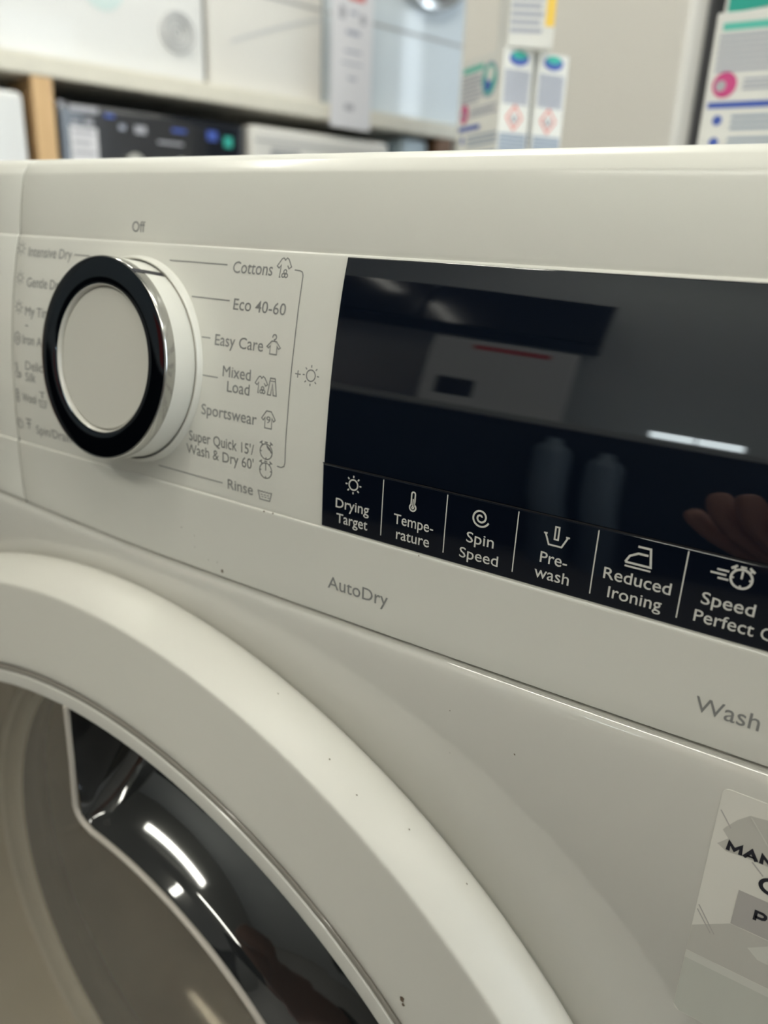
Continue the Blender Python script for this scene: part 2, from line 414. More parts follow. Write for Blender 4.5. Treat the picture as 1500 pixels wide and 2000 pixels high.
def shirt(k, x, z, h, m, w):
    a = h/5.2
    stroke(k, [(x-.55*a, z+2.5*a), (x-1.2*a, z+2.2*a), (x-2.5*a, z+.3*a), (x-1.7*a, z-.2*a), (x-1.1*a, z+.6*a), (x-1.2*a, z-2.5*a), (x-.8*a, z-2.5*a)], w, m)
    stroke(k, [(x-.55*a, z+2.5*a), (x, z+1.9*a), (x+.55*a, z+2.5*a), (x+1.2*a, z+2.2*a), (x+2.5*a, z+.3*a), (x+1.7*a, z-.2*a), (x+1.1*a, z+.6*a)], w, m)
    for dx, dz in ((.1, -2.0), (1.1, -2.0), (.6, -1.0)): stroke(k, arc(x+dx*a, z+dz*a, .5*a, 0, 360, 12)[:-1], w, m, closed=True)
def tshirt(k, x, z, w_, h, m, w, hanger=False):
    a, b = w_/2, h/2
    stroke(k, [(x-.35*a, z+b), (x-a, z+.1*b), (x-.75*a, z-.12*b), (x-.5*a, z+.25*b), (x-.5*a, z-b), (x+.5*a, z-b), (x+.5*a, z+.25*b), (x+.75*a, z-.12*b), (x+a, z+.1*b), (x+.35*a, z+b)], w, m, closed=True)
    if hanger: stroke(k, [(x, z+b), (x, z+b*1.35)] + arc(x, z+b*1.65, .28*a, -90, 200, 10), w, m)
def watch(k, x, z, r, m, w, hatch=False):
    stroke(k, arc(x, z, r, 0, 360, 24)[:-1], w, m, closed=True)
    for sg in (-1, 1):
        stroke(k, [(x+sg*r*.62, z+r*.85), (x+sg*r*.85, z+r*1.15)], w*1.2, m)
        stroke(k, [(x+sg*r*.62, z+r*1.28), (x+sg*r*1.06, z+r*1.0)], w*1.2, m)
    stroke(k, [(x-.25*r, z+r*1.2), (x+.25*r, z+r*1.2)], w, m)
    for a in (180, 270, 0): stroke(k, [(x+r*.72*math.cos(math.radians(a)), z+r*.72*math.sin(math.radians(a))), (x+r*math.cos(math.radians(a)), z+r*math.sin(math.radians(a)))], w, m)
    if hatch:
        for i in range(4):
            t = .18+.2*i; stroke(k, [(x+r*t*.25, z+r*(.95-t*.55)), (x+r*(.92-t*.12)*(.75+.1*i), z+r*(.42-.12*i))], w, m)
    else: stroke(k, [(x, z), (x, z+r*.95)], w, m)
def tub(k, x, z, w_, h, m, w):
    a, b = w_/2, h/2
    stroke(k, [(x-a, z+b), (x-.72*a, z-b), (x+.72*a, z-b), (x+a, z+b)], w, m)
    stroke(k, [(x-.95*a+i*.19*a, z+.7*b+(.2*b if i % 2 else 0)) for i in range(11)], w*.8, m)
    for r_ in range(2):
        for i in range(3): stroke(k, [(x-.6*a+i*.45*a+.1*r_*a, z+.15*b-.5*b*r_), (x-.3*a+i*.45*a+.1*r_*a, z+.15*b-.5*b*r_)], w*.8, m)
def program(build, sublabel):
    k = MB(); build(k); o = k.build('program_label', panel, smooth=False); o['label'] = sublabel; return o
H = 3.15
def p_(k): text(k, 'Off', -212.3, -206.2, -1.6, H, G)
program(p_, 'grey printed word Off above the dial')
def p_(k):
    stroke(k, [(-192.9, -9.4), (-168.4, -9.45)], LW, G); text(k, 'Cottons', -166.0, -150.8, -11.5, H, G); shirt(k, -146.8, -9.1, 5.4, G, LW)
program(p_, 'printed Cottons program with shirt icon')
def p_(k): stroke(k, [(-181.4, -19.3), (-165.6, -19.4)], LW, G); text(k, 'Eco 40-60', -163.9, -144.0, -21.75, H, G)
program(p_, 'printed Eco 40-60 program')
def p_(k): stroke(k, [(-175.5, -30.7), (-171.9, -30.7)], LW, G); text(k, 'Easy Care', -169.9, -150.8, -32.45, H, G); tshirt(k, -146.9, -30.9, 5.0, 3.6, G, LW, True)
program(p_, 'printed Easy Care program with hanger icon')
def p_(k):
    stroke(k, [(-174.0, -41.9), (-167.7, -41.9)], LW, G); text(k, 'Mixed', -165.8, -154.6, -41.2, H, G); text(k, 'Load', -163.7, -154.7, -45.5, H, G)
    shirt(k, -150.3, -41.7, 5.0, G, LW)
    x, z = -146.1, -41.8
    stroke(k, [(x-.9, z+2.4), (x+.9, z+2.4), (x+1.7, z-2.4), (x+.5, z-2.4), (x, z+.8), (x-.5, z-2.4), (x-1.7, z-2.4)], LW, G, closed=True); stroke(k, [(x-.9, z+1.6), (x+.9, z+1.6)], LW*.7, G)
program(p_, 'printed Mixed Load program with clothes icons')
def p_(k):
    text(k, 'Sportswear', -174.0, -151.3, -53.75, H, G); tshirt(k, -146.8, -51.4, 5.2, 5.0, G, LW); text(k, '9', -147.6, -146.0, -52.4, 2.0, G)
program(p_, 'printed Sportswear program with jersey icon')
def p_(k):
    text(k, "Super Quick 15'/", -179.3, -152.0, -62.9, H, G); text(k, "Wash & Dry 60'", -180.6, -152.1, -67.35, H, G)
    watch(k, -147.2, -60.9, 2.35, G, LW, True); watch(k, -147.3, -66.7, 2.35, G, LW)
program(p_, 'printed Super Quick and Wash & Dry program with two stopwatch icons')
def p_(k): stroke(k, [(-194.0, -74.05), (-165.0, -74.2)], LW, G); text(k, 'Rinse', -162.8, -152.4, -75.55, H, G); tub(k, -147.6, -74.6, 5.4, 2.8, G, LW)
program(p_, 'printed Rinse program with washtub icon')
def p_(k):
    stroke(k, [(-142.9, -9.5), (-141.0, -9.6), (-140.1, -9.9), (-139.65, -10.8), (-139.55, -30), (-139.75, -48), (-139.95, -63.0), (-140.3, -64.1), (-141.4, -64.6), (-142.9, -64.5)], LW, G)
    stroke(k, [(-138.2, -37), (-136.2, -37)], LW, G); stroke(k, [(-137.2, -36), (-137.2, -38)], LW, G); sun(k, -132.6, -36.9, 1.55, G, LW, 8, 1.4, 1.85)
program(p_, 'printed bracket with plus and sun icon')
def p_(k): sun(k, -269.9, -9.1, 1.25, G, LW); text(k, 'Intensive Dry', -265.4, -240.9, -11.6, H, G); stroke(k, [(-239.5, -9.95), (-231.5, -9.95)], LW, G)
program(p_, 'printed Intensive Dry program with sun icon')
def p_(k): sun(k, -269.0, -19.2, 1.2, G, LW); text(k, 'Gentle Dry', -264.8, -244.6, -22.0, H, G)
program(p_, 'printed Gentle Dry program partly behind the dial')
def p_(k): sun(k, -268.8, -29.4, 1.25, G, LW); text(k, 'My Time', -264.8, -248.5, -32.0, H, G); stroke(k, [(-264.6, -35.5), (-263.0, -35.6)], LW*1.2, G)
program(p_, 'printed My Time program partly behind the dial')
def p_(k):
    stroke(k, [(-271, -39.3), (-269.3, -38.2), (-267.7, -39.3), (-267.7, -41.6), (-269.3, -42.8), (-271, -41.6)], LW, G, closed=True); stroke(k, arc(-269.3, -40.5, .75, 0, 360, 10)[:-1], LW, G, closed=True)
    text(k, 'Iron A', -266.0, -254.8, -42.15, H, G)
program(p_, 'printed Iron program partly behind the dial')
def p_(k):
    stroke(k, [(-271, -49.6), (-269.8, -49.6), (-269.6, -51.5), (-270.8, -53.0), (-270.4, -54.6), (-268.6, -54.6)], LW, G, closed=True); stroke(k, arc(-268.2, -53.6, .8, 0, 360, 10)[:-1], LW*1.3, G, closed=True)
    text(k, 'Delica', -264.7, -252.0, -51.3, H, G); text(k, 'Silk', -264.8, -258.6, -55.4, H, G)
program(p_, 'printed Delicates Silk program partly behind the dial')
def p_(k):
    for i in range(3): stroke(k, arc(-270.4, -60.0-1.5*i, .85, 0, 360, 10)[:-1], LW*1.4, G, closed=True)
    text(k, 'Wool', -267.5, -259.1, -63.35, H, G); tub(k, -255.1, -62.6, 4.6, 2.6, G, LW); stroke(k, [(-255.1, -60.6), (-255.1, -58.6)], LW*2, G); stroke(k, [(-256.8, -58.4), (-253.4, -58.4)], LW, G)
program(p_, 'printed Wool program with washtub icon partly behind the dial')
def p_(k):
    stroke(k, arc(-270.6, -72.2, 1.8, 0, 360, 16)[:-1], LW, G, closed=True); stroke(k, arc(-270.6, -72.2, .9, 0, 270, 12), LW, G)
    stroke(k, [(-266.6, -69.9), (-263.2, -69.9)], LW*1.6, G); stroke(k, [(-264.9, -69.9), (-264.9, -73.6)], LW*1.6, G); stroke(k, [(-266.2, -71.5), (-263.7, -71.5)], LW*1.4, G)
    text(k, 'Spin/Drain', -260.6, -239.8, -74.6, H, G)
program(p_, 'printed Spin/Drain program partly behind the dial')
def p_(k): text(k, 'AutoDry', -123.0, -102.0, -97.5, 3.75, G)
program(p_, 'grey word AutoDry below the display')
def p_(k): text(k, 'Wash &', -19.3, -.2, -97.6, 3.8, G)
program(p_, 'grey words Wash & at the right edge below the display')

# display glass and button strip, set 0.35 mm proud of the face
def slab(x0, x1, z0, z1, off, m, back=-.6, tilt=0.0):
    k = MB(); n = max(3, int((z1-z0)/1.0)); zs = [lerp(z0, z1, i/n) for i in range(n+1)]
    e = .22; pr = [(z0, back)] + [(z0, off-e)] + [(z0+e, off)] + [(z, off) for z in zs[1:-1]] + [(z1-e, off), (z1, off-e), (z1, back)]
    rows = []
    for x, d in ((x0, -2), (x0, -1), (x0+e, 0), (x1-e, 0), (x1, -1), (x1, -2)):
        r = []
        for z, o_ in pr:
            oo = o_ if d == 0 else (min(o_, off-e) if d == -1 else back)
            r.append((x, PROF(z)-oo, z))
        rows.append(r)
    k.grid(rows, m); return k
disp = slab(-125.6, 60, -60.0, -5.3, .40, M['glass_black']).build('display', washer, angle=30)
strip = slab(-125.9, 60, -78.75, -60.35, .38, M['strip']).build('button_strip', washer, angle=30)
k = MB()
stroke(k, [(-126.2, -60.18), (60, -60.18)], .36, M['groove'], off=.02, step=4); k.build('display_groove', washer, smooth=False)
PL = M['print_light']; BO = .46
class Bk(MB): pass
def button(build, s):
    k = MB(); build(k); o = k.build('touch_button', strip, smooth=False); o['label'] = s
SV = EPS; EPS_OLD = EPS
def sb(k, pts, w=.42, closed=False): stroke(k, pts, w, PL, off=BO, closed=closed, step=1.0)
def tb(k, s, xc, x0, x1, zb, cap=2.75, heavy=.005): text(k, s, x0, x1, zb, cap, PL, heavy=heavy, off=BO)
def b_(k):
    x, z = -115.15, -64.4
    sb(k, arc(x, z, 1.45, 0, 360, 24)[:-1], closed=True)
    for i in range(8): a = 2*PI*i/8; sb(k, [(x+2.0*math.cos(a), z+2.0*math.sin(a)), (x+2.65*math.cos(a), z+2.65*math.sin(a))])
    tb(k, 'Drying', 0, -120.9, -109.6, -72.0); tb(k, 'Target', 0, -120.5, -109.9, -76.45)
button(b_, 'Drying Target touch button with sun icon')
def b_(k):
    x = -95.9
    sb(k, [(x-.55, -66.0), (x-.55, -63.0)] + arc(x, -62.9, .55, 180, 0, 8) + [(x+.55, -66.0)] + arc(x, -66.6, .95, 50, -230, 14), closed=False)
    sb(k, [(x, -64.2), (x, -66.4)], .35); sb(k, arc(x, -66.6, .3, 0, 360, 8)[:-1], .35, True)
    tb(k, 'Tempe-', 0, -101.5, -89.3, -72.2); tb(k, 'rature', 0, -100.5, -90.2, -76.45)
button(b_, 'Temperature touch button with thermometer icon')
def b_(k):
    x, z = -76.2, -64.8
    sb(k, [(x+(.35+2.2*t/1.9)*math.cos(2*PI*t+.4), z+(.35+2.2*t/1.9)*math.sin(2*PI*t+.4)) for t in [i/24*1.0 for i in range(0, 46)]], .5)
    tb(k, 'Spin', 0, -79.6, -71.9, -71.95); tb(k, 'Speed', 0, -81.2, -70.3, -76.5)
button(b_, 'Spin Speed touch button with spiral icon')
def b_(k):
    x, z = -56.2, -64.8
    sb(k, [(x-2.8, z+.3), (x-1.7, z-2.4), (x+1.5, z-2.4), (x+2.8, z+.3)]); sb(k, [(x-.45, z-.8), (x-.45, z+2.3), (x+.45, z+2.3), (x+.45, z-.8)] + [], .4, True); sb(k, [(x-3.2, z+.3), (x-2.3, z+.3)]); sb(k, [(x+2.3, z+.3), (x+3.2, z+.3)])
    tb(k, 'Pre-', 0, -59.6, -52.8, -72.1); tb(k, 'wash', 0, -60.6, -51.8, -76.25)
button(b_, 'Pre-wash touch button with tub icon')
def b_(k):
    x, z = -36.4, -64.7
    sb(k, [(x-3.2, z-2.0), (x+2.5, z-2.0), (x+1.9, z+2.2), (x-.9, z+2.2)], .48); sb(k, [(x-3.2, z-2.0), (x-2.4, z-.4), (x-.6, z+.6), (x+1.6, z+.6)], .48); sb(k, [(x-1.4, z-.7), (x+2.2, z-.7)], .0001)
    sb(k, [(x-3.2, z-2.9), (x+2.6, z-2.9)], .4)
    tb(k, 'Reduced', 0, -44.0, -28.8, -71.9); tb(k, 'Ironing', 0, -42.4, -30.2, -76.3)
button(b_, 'Reduced Ironing touch button with iron icon')
def b_(k):
    x, z, r = -15.5, -64.2, 2.1
    sb(k, arc(x, z, r, 0, 360, 24)[:-1], .48, True); sb(k, [(x, z), (x, z+1.7)])
    for sg in (-1, 1): sb(k, [(x+sg*1.2, z+2.75), (x+sg*2.3, z+1.9)], .5); sb(k, [(x+sg*1.4, z+1.7), (x+sg*1.75, z+2.3)], .4)
    sb(k, [(x-.6, z+2.6), (x+.6, z+2.6)]); sb(k, [(x, z-2.1), (x, z-1.5)]); sb(k, [(x-2.1, z), (x-1.5, z)]); sb(k, [(x+2.1, z), (x+1.5, z)])
    for i, (a, b) in enumerate(((-5.0, -2.6), (-6.2, -3.0), (-4.6, -2.4))): sb(k, [(x+a, z+1.0-.95*i), (x+b, z+1.0-.95*i)])
    tb(k, 'Speed', 0, -22.4, -11.6, -71.8); tb(k, 'Perfect', 0, -23.2, -11.0, -76.2); tb(k, 'C', 0, -9.7, -7.4, -76.2)
button(b_, 'Speed Perfect touch button with stopwatch icon')
for x in (-105.4, -85.9, -66.3, -46.5, -26.7):
    k = MB(); sb(k, [(x, -60.85), (x, -76.7)], .30); k.build('divider', strip, smooth=False)

# ------------------------------------------------------------------ rotary dial, axis tilted with the leaning face
TA = math.radians(8); DC = Vector((-207.4, 3.1, -41.5)); YA = math.radians(-2); DN = Vector((math.sin(YA)*math.cos(TA), -math.cos(YA)*math.cos(TA), math.sin(TA))); DV = Vector((0, math.sin(TA), math.cos(TA))); DU = DV.cross(DN).normalized()*1; DV = DN.cross(DU).normalized(); KR = 1.027
def dial_lathe(prof, m, n=96, close=False):
    k = MB(); rows = []
    for r, h in prof: rows.append([DC + DN*h + DU*(r*KR*math.cos(2*PI*i/n)) + DV*(r*KR*math.sin(2*PI*i/n)) for i in range(n)])
    k.grid(rows, m, closed_u=True)
    if close: k.poly(rows[-1], m)
    return k
dial = empty('program_dial', (-207.4, 3.1, -41.5)); dial.parent = washer; dial.location = ROOT[dial.name] - ROOT[washer.name]
k = MB(); rows = []
for r, h in ((32.9, -2.5), (32.2, .1), (32.05, .8), (31.85, 1.2), (31.55, 1.35), (31.3, 1.25), (31.2, 1.0), (31.15, .2)):
    rows.append([DC + DN*(h - 1.1*(.5-.5*math.sin(2*PI*i/96+.6))) + DU*(r*KR*math.cos(2*PI*i/96)) + DV*(r*KR*math.sin(2*PI*i/96)) for i in range(96)])
k.grid(rows, M['plastic'], closed_u=True); k.build('collar', dial)
dial_lathe([(31.2, .15), (30.2, .15)], M['groove']).build('base_gap', dial)
dial_lathe([(30.7, .1), (30.7, 2.6), (30.72, 5), (30.75, 8.1), (30.7, 8.4), (30.4, 8.45)], M['plastic']).build('skirt', dial)
dial_lathe([(30.5, 8.3), (30.7, 8.55), (30.75, 8.9), (30.75, 11.6), (30.68, 11.95), (30.5, 12.15), (30.3, 12.2), (30.15, 12.15)], M['chrome_satin']).build('chrome_band', dial)
dial_lathe([(30.2, 12.14), (29.8, 12.22), (27.5, 12.3), (25, 12.24), (23.4, 12.1), (22.8, 11.98), (22.5, 11.7)], M['black_chrome']).build('black_chrome_ring', dial)
dial_lathe([(22.55, 11.7), (22.4, 11.75), (22.25, 11.6), (22.0, 11.0), (21.8, 9.8)], M['trim']).build('inner_rim', dial)
dial_lathe([(21.75, 9.6), (21.5, 10.3), (21.2, 10.55), (18, 10.6), (10, 10.65), (3, 10.65)], M['cap'], close=True).build('cap', dial)
k = MB(); a = math.radians(62)
def dp(r, h, ang): return DC + DN*h + DU*(r*KR*math.cos(ang)) + DV*(r*KR*math.sin(ang))
k.grid([[dp(r, h, a-.034), dp(r, h, a+.034)] for r, h in ((30.80, 1.2), (30.80, 2.6), (30.82, 5), (30.85, 8.1), (30.82, 8.55), (30.83, 8.9), (30.83, 11.6), (30.76, 11.97), (30.5, 12.22))], M['print_black'])
k.build('marker_line', dial)

# ------------------------------------------------------------------ door
door = empty('door', (DX, 0, DZ)); door.parent = washer; door.location = ROOT[door.name] - ROOT[washer.name]
def lathe(prof, m, n=192, a0=0, a1=360):
    k = MB(); full = abs(a1-a0-360) < 1e-6; c = n if full else n+1; rows = []
    for r, y in prof: rows.append([(DX+r*math.cos(math.radians(lerp(a0, a1, i/n))), y, DZ+r*math.sin(math.radians(lerp(a0, a1, i/n)))) for i in range(c)])
    k.grid(rows, m, closed_u=full); return k
lathe([(238, 6), (240.6, .6), (243.0, -.5), (244.9, -1.9), (246.0, -3.8), (246.3, -5.8), (246.0, -8.2), (245.1, -11), (243.6, -14.3), (241.7, -17.6), (240.55, -19.4), (240.2, -19.85), (239.8, -20.1), (239.2, -20.25), (238.4, -20.35), (230, -21.3), (220, -22.5), (211, -23.6), (208.4, -23.8), (207.6, -23.6), (207.3, -23.0), (207.1, -19)], M['door_white']).build('outer_ring', door, angle=50)
lathe([(206.9, -18), (206.9, -22.6), (206.4, -23.6), (205.6, -23.9), (204.8, -23.7), (204.5, -22.2)], M['trim_dark']).build('trim_ring', door)
lathe([(204.6, -20), (204.5, -23.2), (204.0, -24.0), (200.6, -24.6), (199.4, -24.5), (199.0, -23.6), (198.9, -21)], M['trim']).build('inner_trim_ring', door)
A_H0, A_H1 = 91.0, -36.0
def r_in(a): return 146.6 + (a-90)*.14 if a > 50 else 141.0 + (a-50)*.02
def sect_rows(nu, na, rfun0, rfun1, yfun, a0=A_H0, a1=A_H1):
    rows = []
    for j in range(na+1):
        a = lerp(a0, a1, j/na); r = []
        for i in range(nu+1):
            u = i/nu; rr = lerp(rfun0(a), rfun1(a), u); ar = math.radians(a)
            r.append((DX+rr*math.cos(ar), yfun(u, a), DZ+rr*math.sin(ar)))
        rows.append(r)
    return rows
def recess(u, a):
    if u < .96:
        d = 33*(1-(1-u/.96)**2.3) - (1.2*max(0, u-.58))
        if u < .05: d *= .55+.45*u/.05
        d += 2.2*min(1, u/.05)
    else: d = 34.6*max(0, 1-((u-.96)/.04)**3)
    e = min(1, max(0, (A_H0-a)/3.2))
    return -23.6 + d*math.sin(e*PI/2)**.8
k = MB(); k.grid(sect_rows(50, 260, r_in, lambda a: 199.0, recess), M['handle']); k.build('handle_recess', door, angle=25)
k = MB()
path = []
for i in range(14): r_ = lerp(199.2, 154, i/13); a = 91.2+.010*(199-r_)+(0 if r_ > 175 else (175-r_)*.016); path.append((r_, a))
for q in range(1, 6):
    t = q/6*PI/2; path.append((154-7.0*math.sin(t), 91.9-2.9*(1-math.cos(t))))
for i in range(0, 60): a = lerp(88.6, A_H1, i/59); path.append((r_in(a)-.3, a))
k.tube([(DX+r_*math.cos(math.radians(a)), -24.0, DZ+r_*math.sin(math.radians(a))) for r_, a in path], 1.25, M['rim'], 10)
k.build('handle_rim', door)
# smoky cover glass (leaves out the handle sector)
k = MB()
rows = []
for j in range(121):
    a = lerp(A_H0+.3, A_H1+360, j/120); ar = math.radians(a)
    rows.append([(DX+r_*math.cos(ar), -23.4, DZ+r_*math.sin(ar)) for r_ in (142, 160, 180, 199)])
k.grid(rows, M['glass'])
rows = []
for j in range(181):
    a = lerp(A_H0, A_H0-360, j/180); ar = math.radians(a); ri = (r_in(a) if a >= A_H1 else 142)
    rows.append([(DX+r_*math.cos(ar), -23.4, DZ+r_*math.sin(ar)) for r_ in (.5, 70, 120, ri)])
k.grid(rows, M['glass']); k.build('cover_glass', door, smooth=False)
lathe([(199, -21), (197.5, -8), (194.5, 15), (192, 35), (191, 43)], M['inner']).build('inner_wall', door)
lathe([(191.2, 42), (189.8, 40.2), (188, 39.8), (186.4, 41.4), (186.1, 45), (184.8, 47.6), (182, 48.4), (179.5, 49.6)], M['trim']).build('bowl_rim', door)
lathe([(179.6, 49.4), (174, 54), (168, 64), (160, 82), (152, 100), (141, 112), (118, 119), (80, 122), (40, 123), (4, 123)], M['glass']).build('glass_bowl', door)
lathe([(239.6, 12.5), (226, 13), (222, 40), (196, 60), (186, 64), (188, 72), (200, 78)], M['dark_rubber']).build('door_seal', washer)
k = lathe([(200, 78), (236, 84), (240, 95), (240, 380), (236, 392), (60, 400), (4, 400)], M['drum'])
drum = k.build('drum', washer)
for i in range(3):
    a = math.radians(70+120*i); k = MB(); rows = []
    for j in range(9):
        t = j/8; w = .20*(1-abs(2*t-1)**4*.4)
        rows.append([(DX+rr*math.cos(a+dw), lerp(100, 375, t), DZ+rr*math.sin(a+dw)) for rr, dw in ((239, -w), (215, -w*.6), (196, -.03), (196, .03), (215, w*.6), (239, w))])
    k.grid(rows, M['drum']); k.build('paddle', drum)

# ------------------------------------------------------------------ sticker at the right of the body
SY = -.25
k = MB()
def rrect(x0, z0, x1, z1, r, n=6):
    P = []
    for cx_, cz_, a in ((x1-r, z1-r, 0), (x0+r, z1-r, 90), (x0+r, z0+r, 180), (x1-r, z0+r, 270)):
        P += [(cx_+r*math.cos(math.radians(a+90*i/n)), cz_+r*math.sin(math.radians(a+90*i/n))) for i in range(n+1)]
    return P
def stk(pts, m, d=0.0): k.poly([(x, SY-d, z) for x, z in pts], m)
P = rrect(-9.9, -183.2, 73, -114.3, 1.6)
k.grid([[(x, -.11, z) for x, z in P], [(x, SY, z) for x, z in P]], M['sticker'], closed_u=True); stk(P, M['sticker'])
stk([(-9.85, -155.2), (-2.1, -149.9), (30, -149.9), (72.9, -149.9), (72.9, -163.2), (-9.85, -163.2)], M['sticker_grey'], .03)
stk([(-9.85, -163.3), (72.9, -163.3), (72.9, -165.6), (-9.85, -165.6)], M['sticker_line'], .05)
stk([(-9.85, -165.6), (72.9, -165.6), (72.9, -181.6), (71.4, -183.1), (-8.4, -183.1), (-9.85, -181.6)], M['sticker_tint'], .03)
stk([(-8.6, -129.4), (-6.6, -127.0), (-8.1, -125.2), (-7.6, -124.2), (-5.6, -121.2), (-3.4, -118.9), (0, -118.4), (4, -119.4), (20, -119.4), (20, -130), (1.5, -130.2), (-2, -130.2), (-6.4, -130.6)], M['sticker_grey'], .03)
stk([(-2.0, -139.5), (70, -139.5), (70, -149.7), (-2.0, -149.7)], M['sticker_tab'], .06)
stk([(2.6, -154.4), (6.5, -151.4), (20, -151.4), (20, -157), (5.2, -156.5)], M['sticker_line'], .06)
for a, b, w in (((-9.4, -120.2), (-6.6, -124.0), .28), ((-9.5, -149.8), (-5.6, -155.2), .3), ((-9.4, -148.4), (-4.8, -155.0), .3), ((-.8, -130.6), (2.0, -133.2), .35), ((-3.1, -119.2), (2.0, -125.6), .25)):
    stroke(k, [a, b], w, M['sticker_tab'] if w != .25 else M['sticker_line'], off=.07, f=lambda z: SY)
PB = M['print_black']; fS = lambda z: SY
def bold(pts, closed=False, w=.88): stroke(k, pts, w, PB, off=.10, f=fS, closed=closed)
zb, zt = -130.1, -127.85
bold([(-6.2, zb), (-6.1, zt), (-4.85, zb+.75), (-3.6, zt), (-3.5, zb)])
bold([(-2.7, zb), (-1.35, zt), (0.0, zb)]); bold([(-2.2, zb+.7), (-.5, zb+.7)], w=.5)
bold([(.95, zb), (.95, zt), (3.4, zb), (3.4, zt)])
bold(arc(4.1, -135.2, 2.2, 40, 315, 22, 1.85)+[(5.8, -135.3), (4.3, -135.3)], w=.95)
bold([(2.5, -145.8), (2.5, -143.2), (3.9, -143.2), (4.5, -143.5), (4.6, -144.0), (4.4, -144.5), (3.9, -144.75), (2.5, -144.75)], w=.75)
lab(k.build('sticker', washer, smooth=False), 'pale sticker with bold black letters MAN')
# dirt specks and the chip on the door ring
k = MB()
def speck(x, z, r, y, n=9):
    k.poly([(x+r*random.uniform(.6, 1.2)*math.cos(2*PI*i/n), y, z+r*random.uniform(.6, 1.2)*math.sin(2*PI*i/n)) for i in range(n)], M['dirt'])
for x, z, r in ((-165.9, -104.3, .75), (-184, -93.5, .25), (-178, -95, .2), (-178, -99, .2), (-172, -102, .22), (-168, -101.8, .2), (-120, -104.2, .0)):
    if r: speck(x, z, r, -.06)
for x, z, r in ((-147.5, -79.5, .35), (-144, -79.3, .35), (-93, -79.4, .25)): speck(x, z, r, -.04)
for x, z, r in ((-80, -122.5, .2), (-60, -128, .28), (-79, -136, .12)): speck(x, z, r, -.16)
def ring_y(r): return lerp(-23.9, -20.2, (r-209.6)/(237.2-209.6))
for ang, rr, s in ((48.3, 214, .9), (47.9, 213.2, .6)):
    a = math.radians(ang); speck(DX+rr*math.cos(a), DZ+rr*math.sin(a), s, ring_y(rr)-.12)
for ang, rr, y in ((64, 244.6, -13), (61, 244.0, -14.5), (57, 245.6, -10), (70, 245.9, -9), (52, 246.4, -7)):
    a = math.radians(ang); c = Vector((DX+rr*math.cos(a), y, DZ+rr*math.sin(a))); t1 = Vector((-math.sin(a), 0, math.cos(a)))
    k.poly([tuple(c + t1*(.3*math.cos(2*PI*i/8)) + Vector((math.cos(a)*.12, -.3, math.sin(a)*.12))*math.sin(2*PI*i/8) + Vector((math.cos(a), -.35, math.sin(a)))*.12) for i in range(8)], M['dirt'])
dirt = k.build('dirt_speck', washer, smooth=False); dirt['kind'] = 'stuff'

